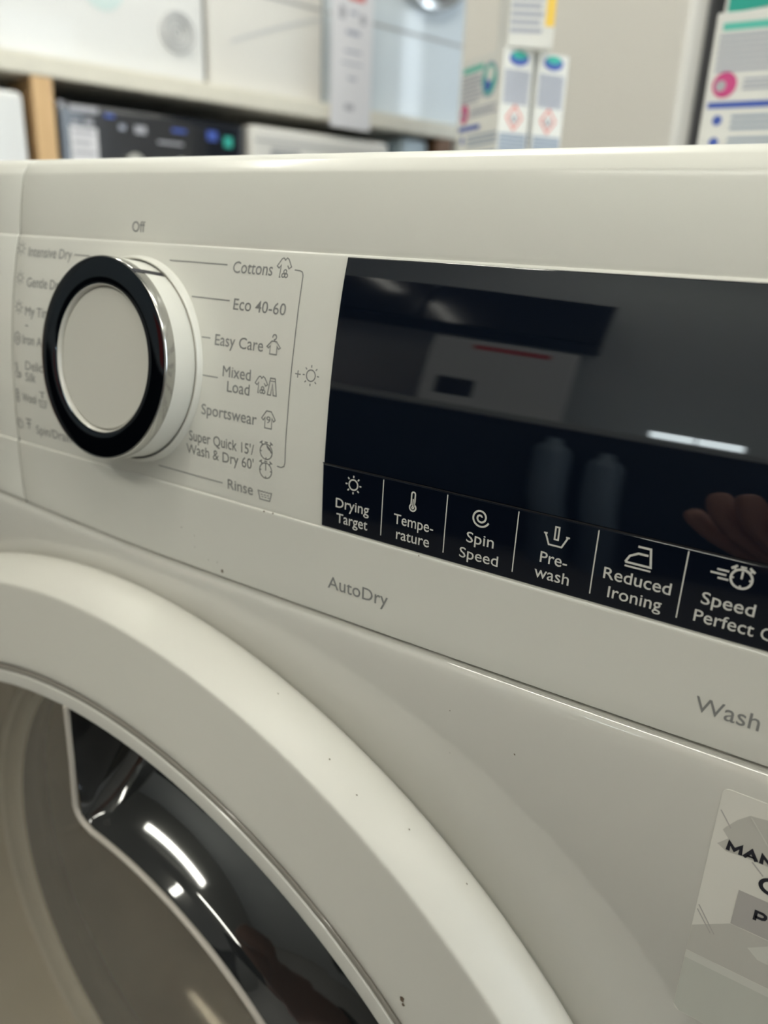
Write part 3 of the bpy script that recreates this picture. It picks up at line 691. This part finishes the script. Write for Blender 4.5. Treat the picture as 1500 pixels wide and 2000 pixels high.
# ------------------------------------------------------------------ cleaner cartons standing on the machine top
def carton(base, ang, w, d, h, label, kind=''):
    """box whose front face looks along -y of its own frame, left front corner at base"""
    c, s_ = math.cos(math.radians(ang)), math.sin(math.radians(ang)); bx, by, bz = base
    F = lambda x, y, z: (bx + c*x - s_*y, by + s_*x + c*y, bz + z)
    t = empty('cleaner_carton', F(w/2, d/2, 0), label, 'carton', 'small cleaner cartons on the washing machine')
    k = MB(); k.box((0, 0, 0), (w, d, h), M['carton_white'], F); k.build('carton_body', t, smooth=False, bevel=.8)
    k = MB()
    def fr(x0, z0, x1, z1, m, sk=0): k.poly([F(x0, -.25, z0), F(x1, -.25, z0+sk), F(x1, -.25, z1+sk), F(x0, -.25, z1)], m)
    def sd(y0, z0, y1, z1, m): k.poly([F(w+.25, y0, z0), F(w+.25, y1, z0), F(w+.25, y1, z1), F(w+.25, y0, z1)], m)
    def fc(x, z, r, m, e=.3): k.poly([F(x+r*math.cos(2*PI*i/24), -e, z+r*math.sin(2*PI*i/24)) for i in range(24)], m)
    if kind == 'broad':
        fr(w*.04, h*.04, w*.99, h*.15, M['teal'])
        for i in range(11): fr(w*.08, h*(.20+.05*i), w*(.93-.04*(i % 3)), h*(.225+.05*i), M['lilac'])
        k.build('printed_artwork', t, smooth=False); return t
    if kind == 'yellow':
        sd(d*.80, h*.12, d*1.0, h*.36, M['yellow'])
        for i in range(18): sd(d*.05, h*(.08+.045*i), d*(.74-.05*(i % 2)), h*(.105+.045*i), M['lilac'])
        k.build('printed_artwork', t, smooth=False); return t
    fr(5, h-11, w*.57, h-6.5, M['teal_pale'])
    for i in range(7): fr(4, h-15.5-3.4*i, w*(.48+.05*(i % 3)), h-13.6-3.4*i, M['lilac'])
    fc(w*.72, h-21, 14, M['greyblue']); fc(w*.72, h-21, 12, M['teal_pale'], .4); fc(w*.70, h-24, 6.5, M['blue'], .5); fc(w*.74, h-17, 6, M['carton_white'], .55)
    fc(12, h-44, 8, M['magenta']); fc(9.5, h-44.5, 3.5, M['ink_soft'], .4)
    for i in range(3): fr(24, h-42-2.8*i, w*(.95-.08*(i % 2)), h-40.5-2.8*i, M['lilac'])
    fr(3, h-58.5, w*.56, h-54.5, M['blue'])
    for i in range(4):
        fc(11, h-66-14*i, 3.2, M['blue'])
        for j in range(3): fr(20, h-65-14*i-3.6*j, w*.98, h-63-14*i-3.6*j, M['greyblue'])
    # side: cap logo, text block, hazard diamond, text block
    k.poly([F(w+.3, d*.5+d*.32*math.cos(2*PI*i/24), h-7+5.6*math.sin(2*PI*i/24)) for i in range(24)], M['blue'])
    k.poly([F(w+.4, d*.5+d*.24*math.cos(2*PI*i/24), h-4.6+3*math.sin(2*PI*i/24)) for i in range(24)], M['teal'])
    for i in range(10): sd(d*.08, h-18-2.6*i, d*(.88+.04*(i % 2)), h-16-2.6*i, M['lilac'])
    def dia(r, m, e): k.poly([F(w+e, d*.5+a*r*.85, h-52+b*r*1.05) for a, b in ((-1, 0), (0, -1), (1, 0), (0, 1))], m)
    dia(10, M['red'], .3); dia(7.6, M['carton_white'], .4); k.poly([F(w+.5, d*.5+3.3*math.cos(2*PI*i/12), h-53+3.4*math.sin(2*PI*i/12)) for i in range(12)], M['ink_soft'])
    for i in range(20): sd(d*.05, h-66.5-3*i, d*.95, h-64.2-3*i, M['greyblue'])
    k.build('printed_artwork', t, smooth=False)
    return t
TOPZ = 21.9
ct = carton((-385.7, 542.8, TOPZ), -34.5, 76, 30, 132, 'small white cleaner carton with teal bar on its narrow front, left of the other cartons')
carton((-366.5, 570.7, TOPZ), -34.5, 76, 31, 132, 'small white cleaner carton showing only its hazard diamond side, right beside the narrow-front carton')
carton((-362.7, 565.0, TOPZ+132.2), -57.6, 76, 38, 131, 'white cleaner carton with grey text and yellow patch, on top of the hazard diamond cartons', 'yellow')
carton((-147.0, 462.0, TOPZ), 0, 80, 38, 131, 'white cleaner carton with pink dot and blue bar, under the broad teal bar carton')
carton((-150.0, 491.0, TOPZ+131.2), -21, 76, 38, 131, 'white cleaner carton with broad teal bar, on top of the pink dot carton', 'broad')
# ------------------------------------------------------------------ refrigerators behind
def fridge(e, n0, n1, depth, label):
    t = empty('refrigerator', rf(e+depth/2, (n0+n1)/2, FL), label, 'refrigerator', 'tall cream refrigerators')
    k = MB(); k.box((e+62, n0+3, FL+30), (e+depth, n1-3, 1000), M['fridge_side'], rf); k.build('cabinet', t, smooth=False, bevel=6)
    k = MB(); k.box((e, n0, FL+90), (e+55, n1, -150), M['fridge'], rf); k.build('freezer_door', t, bevel=9, seg=3)
    k = MB(); k.box((e, n0, -140), (e+55, n1, 995), M['fridge'], rf); dr = k.build('fridge_door', t, bevel=9, seg=3)
    k = MB(); k.box((e+55, n0+8, FL+100), (e+62, n1-8, 985), M['dark_rubber'], rf); k.build('door_gasket', t, smooth=False)
    for x in (e+100, e+depth-60):
        for y in (n0+50, n1-50): k = MB(); k.box((x-18, y-18, FL), (x+18, y+18, FL+31), M['dark_rubber'], rf); k.build('foot', t, smooth=False)
p = Vector((-0.937, 1.545, 0))*1000
fe, fn = p.dot(E_), p.dot(N_)
fridge(fe, fn-560, fn, 600, 'tall cream white refrigerator behind the left cleaner cartons')
fridge(fe+30, fn-560-62-560, fn-560-62, 600, 'second tall cream refrigerator, right of the dark gap behind the stacked cartons')

# ------------------------------------------------------------------ shelf rack on the left
SN = 2006; SZ = 361; TH = 45
rack = empty('shelf_rack', rf(300, SN+330, FL), 'long timber rack with cream board and pine posts', 'shelf')
def at_e(k0): return k0
k = MB(); k.box((-1400, SN, SZ-TH), (2150, SN+640, SZ), M['board'], rf); k.build('shelf_board', rack, smooth=False, bevel=4)
k = MB(); k.box((-1400, SN+20, -640-TH), (2150, SN+640, -640), M['board'], rf); k.build('lower_shelf_board', rack, smooth=False, bevel=4)
def post(e, m, w=46, dpt=70, top=SZ-TH-.5, o=12):
    k = MB(); k.box((e, SN+o, FL), (e+w, SN+o+dpt, top), m, rf); k.build('post', rack, smooth=False, bevel=2)
post(455, M['wood'], 46, 195, o=2); post(1717, M['wood_dark'], 68, 90, o=2); post(-1380, M['wood'], 46, 195, o=2)
for e in (-1380, 1717):
    k = MB(); k.box((e, SN+560, FL), (e+46, SN+630, SZ-TH-.5), M['wood'], rf); k.build('post', rack, smooth=False, bevel=2)
FR = SN+42                      # front plane of goods on the shelf
E_A, E_B, E_C, E_D = -900, 300, 700, 1500
HZ = 700
def rbox(k, a, b, m): k.box(a, b, m, rf)
def goods(name, e0, e1, z0, h, m, label, cat, group=None, fr=FR, depth=540):
    t = empty(name, rf((e0+e1)/2, fr+depth/2, z0), label, cat, group)
    k = MB(); rbox(k, (e0, fr, z0), (e1, fr+depth, z0+h), m); k.build('cabinet', t, bevel=8, seg=3)
    return t
def front_poly(k, pts, m, fr, off=1.0): k.poly([rf(e, fr-off, z) for e, z in pts], m)
def ring_front(k, e, z, r0, r1, m, fr, out=12, n=48):
    rows = []
    for r, d in ((r0, 0), (r0+.15*(r1-r0), out), (r1-.15*(r1-r0), out), (r1, 0)):
        rows.append([rf(e+r*math.cos(2*PI*i/n), fr-d, z+r*math.sin(2*PI*i/n)) for i in range(n)])
    k.grid(rows, m, closed_u=True)

# goods standing on the rack
def machine(name, e0, e1, z0, label, cat, m, group, fr=FR, cap=None, ring=None, seam=600, swoosh=None, mark=None):
    t = goods(name, e0, e1, z0, 845, m, label, cat, group, fr)
    k = MB(); front_poly(k, [(e0+6, seam-4), (e1-6, seam-4), (e1-6, seam+4), (e0+6, seam+4)], M['appl_grey'], fr); k.build('kick_seam', t, smooth=False)
    if cap:
        k = MB(); [ring_front(k, cap[0], cap[1], cap[2]*q, cap[2]*(q+.12), M['appl_pale'], fr, 6) for q in (.16, .4, .64, .88)]; k.build('filter_cap', t)
    if ring:
        k = MB(); ring_front(k, ring[0], ring[1], ring[2]*.78, ring[2], M['chrome'], fr, 25, 72); dd = k.build('door', t)
        k = MB(); k.poly([rf(ring[0]+ring[2]*.79*math.cos(2*PI*i/72), fr-8, ring[1]+ring[2]*.79*math.sin(2*PI*i/72)) for i in range(72)], M['appl_black']); k.build('door_glass', dd, smooth=False)
    if swoosh:
        k = MB(); pts = swoosh
        rows = [[rf(e, fr-1.5, z-4) , rf(e, fr-1.5, z+4)] for e, z in pts]; k.grid(rows, M['appl_pale']); k.build('panel_line', t, smooth=False)
    if mark:
        k = MB(); k.poly([rf(mark[0]+mark[2]*math.cos(2*PI*i/32), fr-1.5, mark[1]+mark[2]*math.sin(2*PI*i/32)) for i in range(32)], M['teal_disc']); k.build('round_sticker', t, smooth=False)
    return t
M['teal_disc'] = mat('pale_teal_sticker', (.58, .69, .68), .5)
machine('front_loader', 318, 912, SZ+.5, 'white appliance with round grey filter cap, leftmost on the upper shelf board', 'appliance', M['appl'], 'white appliances on the upper shelf', cap=(838, 470, 48), seam=640, mark=(650, 536, 52))
machine('slim_top_loader', 922, 1286, SZ+.5, 'slim warm white appliance with slanted panel line, in the middle of the shelf board', 'appliance', M['appl_warm'], 'white appliances on the upper shelf', swoosh=[(990, 475), (1060, 503), (1140, 533), (1210, 557), (1276, 578)])
machine('front_loader', 1296, 1890, SZ+.5, 'white appliance in a painted bluish daylight tint, with round chrome ringed door, behind the hanging paper tag', 'appliance', M['appl_day_tint'], 'white appliances on the upper shelf', ring=(1680, 850, 182))
# paper tag hanging over the board edge
t = empty('paper_tag', rf(1357, SN-4, 302), 'long white paper tag hanging over the shelf edge in front of the daylight-tinted white appliance', 'tag')
k = MB(); k.box((1284, SN-5, 302), (1431, SN-3.5, 655), M['paper'], rf); k.build('sheet', t, smooth=False)
k = MB()
for a, b, c, d, m in ((1340, 632, 1400, 655, 'red'), (1310, 580, 1330, 612, 'ink_soft'), (1385, 576, 1404, 600, 'ink_soft'), (1345, 596, 1375, 604, 'lilac'), (1335, 545, 1385, 556, 'lilac'), (1330, 500, 1390, 506, 'lilac'), (1345, 430, 1375, 437, 'lilac'), (1335, 350, 1368, 366, 'ink_soft'), (1320, 470, 1396, 474, 'lilac')):
    k = MB(); front_poly(k, [(a, b), (c, b), (c, d), (a, d)], M[m], SN-5, .6); k.build('printed_text', t, smooth=False)
# appliances on the lower board
LZ = -640
def lower(name, e0, e1, top, m, label, fr=SN+8, depth=560):
    t = empty(name, rf((e0+e1)/2, fr+depth/2, LZ+.5), label, 'appliance', 'appliances on the lower shelf')
    k = MB(); rbox(k, (e0, fr, LZ+.5), (e1, fr+depth, top), m); k.build('cabinet', t, bevel=14, seg=4); return t
t = lower('built_in_oven', 506, 1014, 276, M['appl_black'], 'glossy black appliance with paper sticker, under the shelf board beside the pine post', fr=SN+20)
fr = SN+20; k = MB()
for a, b, c, d, m in ((540, 254, 610, 268, 'ink_soft'), (515, 262, 528, 274, 'ink_soft'), (625, 250, 650, 258, 'blue'), (545, 226, 560, 234, 'ink_soft'), (575, 228, 596, 240, 'ink_soft'), (660, 226, 676, 238, 'lilac'), (700, 222, 730, 240, 'ink_soft'), (800, 236, 840, 244, 'blue'), (760, 205, 830, 211, 'ink_soft'), (900, 226, 930, 250, 'blue'), (950, 214, 975, 240, 'teal')):
    k = MB(); front_poly(k, [(a, b), (c, b), (c, d), (a, d)], M[m], fr); k.build('control_mark', t, smooth=False)
k = MB(); front_poly(k, [(538, 120), (604, 120), (604, 222), (538, 222)], M['paper'], fr)
for i in range(4): front_poly(k, [(545, 205-22*i), (596-8*(i % 2), 205-22*i), (596-8*(i % 2), 213-22*i), (545, 213-22*i)], M['ink_soft'], fr, 1.6)
k.build('paper_sticker', t, smooth=False)
for a in (690, 815): k = MB(); k.tube([rf(a, fr, 150), rf(a, fr-22, 150)], 24, M['chrome'], 24); k.build('control_knob', t)
t = lower('dishwasher', 1024, 1520, 279, M['appl_warm'], 'warm white appliance right of the glossy black one, under the shelf board')
k = MB(); front_poly(k, [(1040, 238), (1506, 238), (1506, 244), (1040, 244)], M['appl_grey'], SN+8); front_poly(k, [(1090, 196), (1190, 196), (1190, 226), (1090, 226)], M['appl_grey'], SN+8); k.build('control_strip', t, smooth=False)
lower('chest_freezer', -190, 434, 279, M['appl'], 'white appliance with rounded corner, left of the pine post', fr=SN+2)
lower('wine_cooler', 1590, 1704, 305, M['appl_blue'], 'narrow pale blue appliance beside the dark brown post', fr=SN+30)

# ------------------------------------------------------------------ the other side of the shop (seen in the reflections)
t = empty('shop_counter', rf(-2420, 250, FL), 'long dark shop counter with pale worktop behind the photographer', 'counter')
k = MB(); k.box((-2695, -1700, FL), (-2160, 2200, 10), M['navy'], rf); k.build('counter_body', t, smooth=False)
k = MB(); k.box((-2698, -1710, 10), (-2140, 2210, 45), M['grey'], rf); k.build('worktop', t, smooth=False, bevel=3)
t = empty('boxed_oven', rf(-2350, 345, 45), 'white boxy oven with a red stripe on the shop counter', 'oven')
k = MB(); k.box((-2560, 110, 45.5), (-2210, 560, 510), M['appl'], rf); k.build('housing', t, bevel=6)
k = MB(); k.poly([rf(-2209, 190, 440), rf(-2209, 430, 440), rf(-2209, 430, 476), rf(-2209, 190, 476)], M['red']); k.build('red_stripe', t, smooth=False)
k = MB(); k.poly([rf(-2208.5, 390, 115), rf(-2208.5, 510, 115), rf(-2208.5, 510, 250), rf(-2208.5, 390, 250)], M['appl_black']); k.build('dark_window', t, smooth=False)
tag((lambda k: (k.box((-2560, 1130, 45.5), (-2260, 1420, 335), M['red'], rf), k.build('red_crate', bevel=4))[1])(MB()), 'red box on the far end of the shop counter', 'box')
t = empty('counter_window_glow', rf(-2300, -290, 45), 'bright low window strip built as a twin lamp standing on the shop counter', 'glow')  # stands for a bright low window strip, made as glowing panels
k = MB(); k.box((-2320, -430, 45.5), (-2285, -150, 55), M['appl_grey'], rf); k.build('base', t, smooth=False)
for a in (-425, -285):
    k = MB(); k.box((-2310, a, 55.5), (-2288, a+128, 100), M['glow'], rf); k.build('window_glow_panel', t, smooth=False, bevel=2)
t = empty('wall_cupboard', rf(-2560, 620, 650), 'dark cupboard on the wall above the white boxy oven', 'cupboard')
k = MB(); k.box((-2699, 60, 650), (-2400, 1300, 990), M['navy'], rf); k.build('cabinet', t, smooth=False)
for a in (70, 690):
    k = MB(); k.box((-2399.5, a, 656), (-2382, a+600, 984), M['appl_black'], rf); k.build('door', t, smooth=False, bevel=2)
for n_, h_ in ((-40, 740), (110, 780)):
    k = MB(); e_ = -2080; prof = [(.5, 0), (52, 0), (55, 6), (55, h_-90), (48, h_-60), (24, h_-30), (22, h_-5), (20, h_), (.5, h_)]
    rows = [[rf(e_+r*math.cos(2*PI*i/32), n_+r*math.sin(2*PI*i/32), FL+.5+z) for i in range(32)] for r, z in prof]
    k.grid(rows, M['canister'], closed_u=True); tag(k.build('canister'), 'pale blue canister on the floor before the counter, ' + ('nearer the window glow' if n_ < 0 else 'nearer the boxy oven'), 'canister', 'pale blue canisters')

# ------------------------------------------------------------------ the photographer's hand and phone, behind the lens
def cf(r, u, b):
    p = Vector((0, -165, 0)) + right*r + (-down)*u - fwd*b; return (p.x, p.y, p.z)
k = MB()
rows = []
def rr2(x0, z0, x1, z1, r): return rrect(x0, z0, x1, z1, r, 8)
for b_, ins in ((2.5, 1.2), (3.2, .3), (4.5, 0), (8.5, 0), (9.8, .3), (10.5, 1.2)):
    rows.append([cf(x, z, b_) for x, z in rr2(-42+ins, -110+ins, 30-ins, 14-ins, 11)])
k.grid(rows, M['phone'], closed_u=True); k.poly(rows[0], M['phone']); k.poly(rows[-1], M['phone'])
tag(k.build('phone'), 'dark phone held up in front of the washing machine', 'phone')
def skin_hand():
    V, Ed, Rd = [], [], []
    def v(p, r, par=None):
        V.append(W(*cf(p[0], p[1]+24, p[2]))); Rd.append(r*MM); i = len(V)-1
        if par is not None: Ed.append((par, i))
        return i
    fore = v((40, -400, 250), 36); a = v((8, -300, 130), 29, fore); wr = v((-4, -252, 80), 25, a); pm = v((-14, -205, 50), 27, wr); kn = v((-22, -172, 32), 23, pm)
    for i, L in enumerate((.95, 1.06, 1.0, .8)):
        o = -17*i; b = v((0+o*.8, -160, 22), 10.5, kn); c = v((-12+o, -148, -7), 9.4, b); d = v((-24+o, -146+24*L, -11), 8.8, c); e = v((-35+o, -142+43*L, -9.5), 7.9, d); v((-42+o, -142+57*L, -7.5), 6.4, e)
    t1 = v((14, -176, 48), 12, pm); t2 = v((24, -148, 38), 10.5, t1); t3 = v((22, -122, 26), 9.4, t2); v((16, -106, 21), 7.5, t3)
    me = bpy.data.meshes.new('person'); me.from_pydata([tuple(p) for p in V], Ed, [])
    o = bpy.data.objects.new('person', me); COL.objects.link(o); ROOT['person'] = Vector((0, 0, 0))
    sk = o.modifiers.new('skin', 'SKIN'); sk.use_smooth_shade = True
    for i, d in enumerate(me.skin_vertices[0].data): d.radius = (Rd[i], Rd[i]); d.use_root = (i == 0)
    su = o.modifiers.new('sub', 'SUBSURF'); su.levels = 2; su.render_levels = 2
    me.materials.append(M['skin']); return o
ph = tag(skin_hand(), 'hand of the person in a dark sleeve holding the dark phone', 'person')
k = MB(); k.tube([cf(9, -278, 132), cf(24, -328, 192), cf(52, -416, 300), cf(90, -496, 420)], [34, 42, 50, 58], M['sleeve'], 28, cap=False)
sv = k.build('sleeve', ph)
